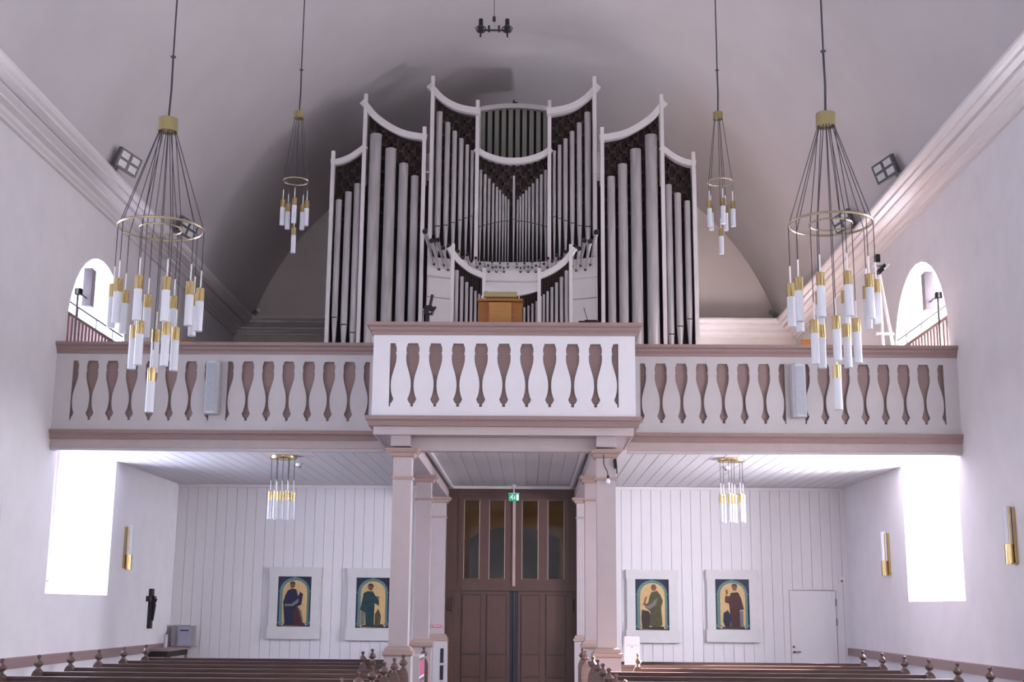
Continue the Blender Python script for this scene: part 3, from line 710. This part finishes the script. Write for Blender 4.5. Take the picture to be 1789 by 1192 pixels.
# wall sconces
def sconce(s, y, label):
    x = s*5.92; t = thing('wall_sconce', label, 'wall lamp', (s*6.0, y, 2.25), 'brass and glass wall sconces')
    MB().box(min(s*5.965, s*6), max(s*5.965, s*6), y-.05, y+.05, 2.26, 2.90).build('back_plate', 'brass', t)
    MB().cyl((x, y, 2.47), (x, y, 2.92), .048, n=16).build('glass_tube', 'glass', t, True)
    MB().cyl((x, y, 2.24), (x, y, 2.47), .053, n=16).build('lower_sleeve', 'brass', t, True)
    for dy in (-.058, .058): MB().cyl((x, y+dy, 2.26), (x, y+dy, 2.90), .009, n=8).build('side_rod', 'brass', t)
sconce(-1, 20.15, 'brass and glass wall sconce between the left window and the crucifix')
sconce(1, 20.39, 'brass and glass wall sconce beyond the right lower window')
sconce(1, 15.1, 'brass and glass wall sconce at the right edge before the window')
sconce(-1, 15.02, 'brass and glass wall sconce at the left edge before the window')

# floodlights on the cornice
def flood(s, y, label):
    x = s*5.36; t = thing('floodlight', label, 'floodlight', (s*5.55, y, 7.70), 'floodlights on the cornice')
    c = Vector((x, y-.02, 7.83)); nrm = Vector((-s*.75, -.35, -.25)).normalized()
    ax = Vector((0, 1, 0)); ax = (ax-nrm*ax.dot(nrm)).normalized(); bx = nrm.cross(ax)
    def slab(u0, u1, v0, v1, d0, d1, name, m):
        vs = [c+ax*u+bx*v+nrm*d for d in (d0, d1) for v in (v0, v1) for u in (u0, u1)]
        return MB().add(vs, [(0, 2, 3, 1), (4, 5, 7, 6), (0, 1, 5, 4), (2, 6, 7, 3), (0, 4, 6, 2), (1, 3, 7, 5)]).build(name, m, t)
    slab(-.22, .22, -.14, .14, -.04, .02, 'housing', 'steel')
    for u in (-.105, .105):
        for v in (-.065, .065): slab(u-.075, u+.075, v-.045, v+.045, .018, .024, 'lens', 'lens')
    MB().cyl(c-nrm*.03, c-nrm*.16+Vector((0, 0, -.02)), .06, .04, 12).build('lamp_back', 'black', t, True)
    MB().cyl(c-nrm*.04, (s*5.58, y, 7.70), .012, n=6).build('bracket', 'steel', t)
flood(-1, 17.1, 'grey floodlight on the left cornice, nearer one')
flood(-1, 20.3, 'grey floodlight on the left cornice behind the chandelier ring')
flood(1, 17.3, 'grey floodlight on the right cornice, nearer one')
flood(1, 19.8, 'grey floodlight on the right cornice behind the chandelier ring')
for s, lb in ((1, 'small swivel lamp on the cornice in the right rear corner'), (-1, 'small swivel lamp on the cornice in the left rear corner')):
    t = thing('corner_spot', lb, 'spotlight', (s*5.5, 26.4, 7.70))
    MB().cyl((s*5.5, 26.4, 7.70), (s*5.5, 26.4, 7.80), .012, n=8).build('stem', 'steel', t)
    MB().cyl((s*5.54, 26.35, 7.80), (s*5.40, 26.2, 7.83), .04, .055, 12).build('lamp_head', 'chrome', t, True)

# hanging microphone pair
mx, my, mz = -.075, 13.0, 7.93
t = thing('microphone_pair', 'pair of black studio microphones hanging from the vault', 'microphone', (mx, my, mz))
MB().cyl((mx, my, mz+.12), (mx, my, vz(mx)), .004, n=5).build('cable', 'steel', t)
MB().lathe(mx, my, [(.010, mz+.14), (.017, mz+.13), (.019, mz+.085), (.019, mz+.08)], 12).build('cable_cap', 'black', t, True)
MB().cyl((mx, my, mz+.08), (mx, my, mz-.02), .003, n=5).build('drop_wire', 'chrome', t)
MB().box(mx-.115, mx+.115, my-.008, my+.008, mz-.035, mz-.020).build('stereo_bar', 'black', t)
for s in (-1, 1):
    x = mx+s*.145
    o = MB().lathe(x, my, [(.02, mz-.05), (.034, mz-.045), (.036, mz+.02), (.024, mz+.03), (.024, mz+.10), (.020, mz+.105)], 14).build('microphone', 'black', t, True)
    MB().torus((x, my, mz-.005), .055, .007, 16, 5).torus((x, my, mz-.035), .045, .006, 16, 5).build('shock_mount', 'black', o)
    MB().cyl((x, my, mz-.05), (x+s*.004, my, mz-.11), .012, .008, 8).build('plug', 'black', o)
    MB().box(mx+s*.055-.012, mx+s*.055+.012, my-.015, my+.015, mz-.045, mz+.025).build('clamp', 'black', t)

# ================================================================ WALL OBJECTS
def painting(x0, x1, z0, z1, label, robe, fig):
    t = thing('framed_painting', label, 'painting', ((x0+x1)/2, YB-.02, z0))
    y1 = YB
    ya = YB-.07
    MB().box(x0, x1, ya, y1, z1-.165, z1).build('frame_head', 'pframe', t)
    MB().box(x0-.005, x1+.005, ya-.01, y1, z0, z0+.215).build('frame_sill', 'pframe', t)
    cx0, cx1 = x0+.165, x1-.175
    MB().box(x0+.015, cx0, ya+.01, y1, z0+.215, z1-.165).build('frame_stile', 'pframe', t)
    MB().box(cx1, x1-.02, ya+.01, y1, z0+.215, z1-.165).build('frame_stile', 'pframe', t)
    za, zb = z0+.215, z1-.165
    c = MB().box(cx0, cx1, YB-.03, YB-.005, za, zb).build('canvas', 'navy', t)
    def P(px, py): return (cx0+(px-248)/477*(cx1-cx0), zb-(py-262)/696*(zb-za))
    def lay(pts, m, k, name): MB().prism([P(*p) for p in pts], 'y', YB-.03-.0016*k, YB-.029).build(name, m, c)
    def archp(l, r, bot, cy, ry): return [(l, bot), (r, bot)] + [((l+r)/2+(r-l)/2*math.cos(PI*i/14), cy-ry*math.sin(PI*i/14)) for i in range(15)]
    lay(archp(272, 703, 940, 470, 196), 'teal', 1, 'painted_arch')
    lay(archp(316, 668, 950, 470, 156), 'gold', 2, 'gold_ground')
    lay([(255, 462), (325, 462), (312, 480), (270, 480)], 'teal', 3, 'painted_capital'); lay([(655, 462), (722, 462), (705, 480), (668, 480)], 'teal', 3, 'painted_capital')
    lay([(466, 262), (502, 262), (498, 300), (470, 300)], 'teal', 3, 'painted_keystone')
    lay([(258, 890), (330, 890), (330, 915), (258, 915)], 'teal', 3, 'painted_base'); lay([(660, 890), (725, 890), (725, 915), (660, 915)], 'teal', 3, 'painted_base')
    lay([(330, 945), (345, 920), (640, 905), (665, 950)], 'pdark', 3, 'painted_ground')
    for k, (nm, m, pts) in enumerate(fig): lay(pts, m, 4+k*.6, nm)
def disc(cx, cy, r, q=1.2): return [(cx+r*math.cos(2*PI*i/12), cy+r*q*math.sin(2*PI*i/12)) for i in range(12)]
def off(pts, dx, dy): return [(x+dx, y+dy) for x, y in pts]
painting(-4.275, -3.345, 1.135, 2.385, 'framed painting of a saint in dark blue, outermost left', 'rblue', [
    ('painted_robe', 'rblue', off([(340, 420), (400, 395), (460, 405), (490, 500), (520, 440), (560, 470), (540, 620), (480, 650), (470, 895), (310, 900), (290, 690), (280, 580), (310, 480)], 48, 35)),
    ('painted_drape', 'pgrey', off([(300, 610), (400, 610), (500, 530), (495, 590), (420, 640), (300, 640)], 48, 35)),
    ('painted_child', 'rred', off([(440, 690), (490, 650), (530, 760), (585, 900), (450, 905), (430, 780)], 48, 35)),
    ('painted_wing', 'pgrey', off([(490, 640), (540, 700), (580, 850), (540, 790)], 48, 35)),
    ('painted_head', 'skin', off(disc(405, 350, 34), 48, 35)), ('painted_hair', 'pdark', off([(365, 340), (375, 305), (405, 292), (440, 308), (445, 345), (420, 322), (385, 325)], 48, 35))])
painting(-2.885, -1.955, 1.122, 2.375, 'framed painting of a saint in teal, partly behind the left column', 'rteal', [
    ('painted_robe', 'rteal', off([(400, 450), (450, 425), (530, 425), (570, 490), (620, 540), (625, 625), (560, 590), (555, 895), (440, 900), (430, 720), (355, 680), (380, 560)], -45, 27)),
    ('painted_basket', 'rgreen', off([(570, 740), (615, 665), (655, 760), (645, 890), (570, 900)], -45, 27)),
    ('painted_cloth', 'pgrey', off([(370, 690), (425, 720), (425, 890), (370, 880)], -45, 27)),
    ('painted_hand', 'skin', off([(580, 490), (630, 500), (620, 525), (585, 520)], -45, 27)),
    ('painted_head', 'skin', off(disc(500, 375, 33), -45, 27)), ('painted_hair', 'pdark', off([(460, 365), (470, 325), (500, 315), (535, 330), (540, 370), (515, 345), (480, 348)], -45, 27))])
painting(2.055, 2.985, 1.122, 2.383, 'framed painting of a saint in olive green, near the right column', 'rgreen', [
    ('painted_robe', 'rgreen', [(480, 440), (560, 420), (610, 480), (640, 560), (615, 650), (630, 880), (600, 910), (500, 915), (440, 895), (460, 700), (400, 660), (370, 605), (430, 590), (450, 500)]),
    ('painted_drape', 'pgrey', [(380, 620), (450, 610), (560, 520), (540, 610), (450, 670), (390, 655)]),
    ('painted_bird', 'pdark', [(340, 680), (440, 700), (460, 760), (440, 940), (345, 945), (330, 800)]),
    ('painted_staff', 'skin', [(395, 500), (415, 500), (385, 610), (350, 620), (365, 590)]),
    ('painted_head', 'skin', disc(512, 375, 38))])
painting(3.465, 4.400, 1.143, 2.393, 'framed painting of a saint in dark red, outermost right', 'rred', [
    ('painted_robe', 'rred', [(470, 450), (570, 440), (610, 520), (650, 680), (590, 690), (600, 930), (460, 930), (450, 700), (440, 600), (380, 580), (390, 490), (450, 500)]),
    ('painted_cloth', 'pgrey', [(585, 705), (640, 700), (635, 920), (595, 920)]),
    ('painted_figure', 'rblue', [(360, 730), (420, 690), (460, 760), (450, 930), (380, 920), (350, 850)]),
    ('painted_hand', 'skin', [(395, 410), (425, 410), (430, 460), (400, 485)]),
    ('painted_head', 'skin', disc(522, 385, 32)), ('painted_hair', 'pdark', [(478, 375), (490, 335), (522, 320), (555, 335), (565, 380), (535, 352), (505, 352)])])

# crucifix on the left wall
t = thing('crucifix', 'dark wooden crucifix on the left wall under the gallery', 'crucifix', (-5.98, 21.68, 1.32))
MB().box(-6.0, -5.94, 21.62, 21.74, 1.32, 1.97).build('upright', 'black', t)
MB().box(-6.0, -5.94, 21.48, 21.88, 1.76, 1.85).build('crossbar', 'black', t)
MB().cyl((-5.93, 21.68, 1.45), (-5.92, 21.70, 1.72), .022, .035, 8).cyl((-5.92, 21.70, 1.72), (-5.92, 21.70, 1.80), .022, n=8).cyl((-5.92, 21.70, 1.70), (-5.92, 21.55, 1.80), .012, n=6).cyl((-5.92, 21.70, 1.70), (-5.92, 21.83, 1.80), .012, n=6).build('corpus', 'dark', t)
# side table with box and candle
t = thing('side_table', 'narrow brown shelf table in the left rear corner', 'table', (-5.75, 22.4, 0))
MB().box(-5.99, -5.60, 21.6, 23.0, .955, .995).build('table_top', 'brown', t)
MB().box(-5.97, -5.64, 21.65, 22.95, .86, .955).build('apron', 'dark', t)
for x in (-5.95, -5.66):
    for y in (21.66, 22.92): MB().box(x-.02, x+.02, y-.02, y+.02, 0, .86).build('leg', 'brown', t)
t = thing('display_box', 'grey notice box standing in the left rear corner', 'box', (-5.72, 22.85, .995))
MB().box(-5.90, -5.62, 22.78, 22.98, .995, 1.36).build('case', 'spkgrey', t)
MB().prism([(-5.80, 1.005), (-5.80, 1.355), (-5.47, 1.355), (-5.47, 1.005)], 'y', 22.74, 22.775).build('front_frame', 'spkgrey', t)
MB().box(-5.775, -5.525, 22.73, 22.742, 1.02, 1.335).build('grey_panel', mat('notice_panel', (.33, .33, .42), .5), t)
MB().box(-5.735, -5.585, 22.726, 22.731, 1.265, 1.285).build('lettering_strip', 'navy', t)
MB().box(-5.64, -5.47, 22.775, 22.98, .995, 1.005).build('foot', 'spkgrey', t)
t = thing('pillar_candle', 'white pillar candle on the corner shelf table', 'candle', (-5.87, 22.35, .995))
MB().lathe(-5.87, 22.35, [(.034, .995), (.034, 1.20), (.028, 1.21), (.01, 1.205)], 14).build('wax', 'paper', t, True)
MB().cyl((-5.87, 22.35, 1.205), (-5.87, 22.35, 1.225), .003, n=5).build('wick', 'black', t)

# exit sign
t = thing('exit_sign', 'green running man exit sign hanging above the brown doors', 'exit sign', (.065, 22.75, 3.56))
MB().box(-.028, .155, 22.735, 22.765, 3.56, 3.69).build('sign_plate', 'green', t)
MB().box(-.032, .160, 22.73, 22.77, 3.69, 3.70).build('sign_top', 'signwhite', t)
MB().cyl((.065, 22.75, 3.70), (.065, 22.75, 3.79), .012, n=8).lathe(.065, 22.75, [(.045, 3.79), (.045, 3.85)], 12).build('ceiling_mount', 'signwhite', t)
g0, g1 = 22.731, 22.735
MB().box(.108, .150, g0, g1, 3.575, 3.675).build('door_symbol', 'glow', t)
MB().box(.070, .082, g0, g1, 3.60, 3.655).prism([(.058, 3.612), (.094, 3.612), (.076, 3.592)], 'y', g0, g1).build('arrow_symbol', 'glow', t)
MB().prism(disc(.040, 3.668, .010, 1.0), 'y', g0, g1).prism([(.018, 3.648), (.044, 3.656), (.046, 3.640), (.034, 3.622), (.050, 3.604), (.048, 3.578), (.038, 3.580), (.038, 3.600), (.024, 3.614), (-.008, 3.606), (-.010, 3.616), (.022, 3.626), (.026, 3.640), (.004, 3.634), (.002, 3.642)], 'y', g0, g1).build('running_man', 'glow', t)
# red plaque on the rear left column
t = thing('red_plaque', 'small red sign on the rear left column', 'sign', (-1.27, 22.74, 1.33))
MB().box(-1.345, -1.175, 22.735, 22.757, 1.35, 1.415).build('plate', 'signwhite', t)
MB().box(-1.338, -1.182, 22.731, 22.736, 1.356, 1.409).build('red_field', 'red', t)
MB().box(-1.325, -1.195, 22.729, 22.732, 1.387, 1.395).box(-1.325, -1.195, 22.729, 22.732, 1.370, 1.378).build('lettering', 'signwhite', t)
# bulb and clip spot on the right front column
t = thing('hanging_bulb', 'bare bulb on a black cord by the front right column', 'light bulb', (1.27, 15.40, 3.2))
MB().path([(1.235, 15.42, 3.56), (1.235, 15.42, 3.42), (1.25, 15.41, 3.37), (1.275, 15.41, 3.33), (1.285, 15.40, 3.27)], .006, 6).build('cord', 'black', t)
MB().cyl((1.285, 15.40, 3.275), (1.285, 15.40, 3.235), .016, n=10).build('socket', 'black', t)
MB().lathe(1.285, 15.40, [(.012, 3.235), (.026, 3.21), (.027, 3.195), (.018, 3.175), (.004, 3.17)], 14).build('bulb', 'bulb', t, True)
t = thing('clip_spotlight', 'small black clip lamp on the front right column', 'spotlight', (1.385, 15.46, 3.32))
MB().cyl((1.372, 15.43, 3.47), (1.376, 15.40, 3.38), .022, n=10).build('lamp_head', 'black', t, True)
MB().box(1.365, 1.40, 15.43, 15.46, 3.36, 3.40).build('clip', 'black', t)
MB().cyl((1.385, 15.43, 3.39), (1.398, 15.43, 3.30), .008, n=6).build('arm', 'black', t)
# ceiling detectors, wall box
for x, y, lb in ((-3.21, 19.6, 'white smoke detector behind the left lamp cluster'), (3.37, 19.63, 'white smoke detector behind the right lamp cluster')):
    t = thing('smoke_detector', lb, 'smoke detector', (x, y, 3.85))
    MB().lathe(x, y, [(.055, 3.855), (.055, 3.83), (.045, 3.815)], 16).build('base', 'signwhite', t, True)
    MB().lathe(x, y, [(.035, 3.815), (.035, 3.80), (.02, 3.79)], 16).build('sensor_head', 'spkgrey', t, True)
t = thing('thermostat', 'small white wall box beside the right corner door', 'wall box', (5.87, YB, 2.18))
MB().box(5.82, 5.92, YB-.04, YB, 2.17, 2.28).build('case', 'signwhite', t)
MB().cyl((5.87, YB-.04, 2.21), (5.87, YB-.055, 2.21), .028).build('dial', 'spkgrey', t)

# ================================================================ BOOK SHELF, RACK, NOTICE
t = thing('book_shelf', 'white hymn book shelf behind the front left column', 'shelf', (-1.06, 16.45, 0))
MB().box(-1.12, -1.00, 16.10, 16.13, 0, 1.115).build('side_panel', 'panel', t)
MB().box(-1.12, -1.00, 16.87, 16.90, 0, 1.115).build('side_panel', 'panel', t)
MB().box(-1.12, -1.105, 16.13, 16.87, 0, 1.115).build('back_panel', 'panel', t)
for z in (.02, .30, .58, .84, 1.085): MB().box(-1.105, -1.00, 16.13, 16.87, z, z+.03).build('shelf_board', 'panel', t)
bk = None
for z, h, tier in ((.61, .19, 'middle'), (.87, .185, 'top')):
    for i in range(12):
        y = 16.14+.06*i
        if bk is None:
            b = MB().box(-.095, 0, 0, .054, 0, .18); me = bpy.data.meshes.new('hymn_book'); me.from_pydata(b.v, [], b.f); me.materials.append(MT['pink'])
            pg = MB().box(-.09, -.004, .006, .048, .176, .1815); mp = bpy.data.meshes.new('pages'); mp.from_pydata(pg.v, [], pg.f); mp.materials.append(MT['paper']); bk = (me, mp)
        o = bpy.data.objects.new('hymn_book', bk[0]); COL.objects.link(o); o.location = (-1.006, y, z)
        tag(o, 'pink hymn book standing on the %s tier of the white shelf' % tier, 'book', 'pink hymn books on the %s tier' % tier)
        c = bpy.data.objects.new('pages', bk[1]); COL.objects.link(c); c.parent = o
t = thing('leaflet_rack', 'white leaflet rack with dark slots beside the brown doors', 'rack', (-1.17, 22.4, 0))
MB().box(-1.29, -1.05, 22.3, 22.6, 0, 1.14).build('case', 'panel', t)
for z in (.50, .78): MB().box(-1.16, -1.105, 22.292, 22.302, z, z+.24).build('slot', 'doordark', t)
MB().box(-1.30, -1.04, 22.29, 22.61, 1.14, 1.16).build('top_board', 'capital', t)
t = thing('paper_notice', 'white paper notice propped on a pew right of the front right column', 'notice', (1.63, 16.5, 1.015))
MB().prism([(16.485, 1.03), (16.49, 1.03), (16.515, 1.362), (16.51, 1.362)], 'x', 1.54, 1.735).build('paper_sheet', 'paper', t)
MB().prism([(16.4985, 1.25), (16.5015, 1.25), (16.502, 1.257), (16.499, 1.257)], 'x', 1.56, 1.715).prism([(16.4965, 1.22), (16.4985, 1.22), (16.4995, 1.242), (16.4975, 1.242)], 'x', 1.625, 1.65).build('print', 'spkgrey', t)
MB().box(1.54, 1.735, 16.478, 16.53, 1.016, 1.032).build('holder', 'spk', t)

# ================================================================ PEWS
ORD = ['rearmost', 'second from the rear', 'third from the rear', 'fourth from the rear', 'fifth from the rear', 'sixth from the rear', 'seventh from the rear', 'eighth from the rear', 'ninth from the rear']
def finial(par, x, y):
    MB().lathe(x, y, [(.034, 1.035), (.022, 1.05), (.020, 1.062), (.034, 1.07), (.047, 1.09), (.046, 1.102), (.028, 1.125), (.013, 1.14), (.013, 1.152), (.022, 1.165), (.020, 1.178), (.008, 1.187)], 12).build('finial', 'pew', par, True)
def bench_end(t, x, y):
    w = .055
    pts = [(x-w, 0), (x+w, 0), (x+w, .93), (x+w*.97, .965), (x+w*.8, 1.0), (x+w*.5, 1.03), (x, 1.04), (x-w*.5, 1.03), (x-w*.8, 1.0), (x-w*.97, .965), (x-w, .93)]
    o = MB().prism(pts, 'y', y-.05, y+.05).build('bench_end', 'pew', t)
    MB().prism([(y-.05, .06), (y-.42, .06), (y-.44, .45), (y-.36, .62), (y-.15, .66), (y-.05, .80)], 'x', x-.025, x+.025).build('arm_side', 'pew', o)
    finial(o, x, y)
for k in range(9):
    y = 17.4-.95*k
    for s, side in ((-1, 'left'), (1, 'right')):
        xa = 1.05 if not (k == 2 or (k == 1 and s < 0)) else 1.62
        xb = 4.75
        x0, x1 = sorted((s*xa, s*xb))
        t = thing('pew', 'brown wooden pew in the %s bank, %s row' % (side, ORD[k]), 'pew', ((x0+x1)/2, y, 0), 'pews in the %s bank' % side)
        MB().prism([(y-.02, .40), (y+.05, .99), (y+.075, .99), (y+.01, .40)], 'x', x0, x1).build('backrest', 'pew', t)
        MB().prism([(y+.025, .985), (y+.02, 1.015), (y+.11, 1.015), (y+.105, .985)], 'x', x0, x1).build('top_rail', 'pew', t)
        MB().box(x0+.05, x1-.05, y-.44, y-.01, .42, .45).build('seat', 'pew', t)
        MB().box(x0+.05, x1-.05, y+.07, y+.20, .80, .82).build('book_ledge', 'pew', t)
        MB().box(x0, x1, y-.012, y+.012, .05, .40).build('lower_panel', 'pew', t)
        bench_end(t, s*xa, y); bench_end(t, s*xb, y)
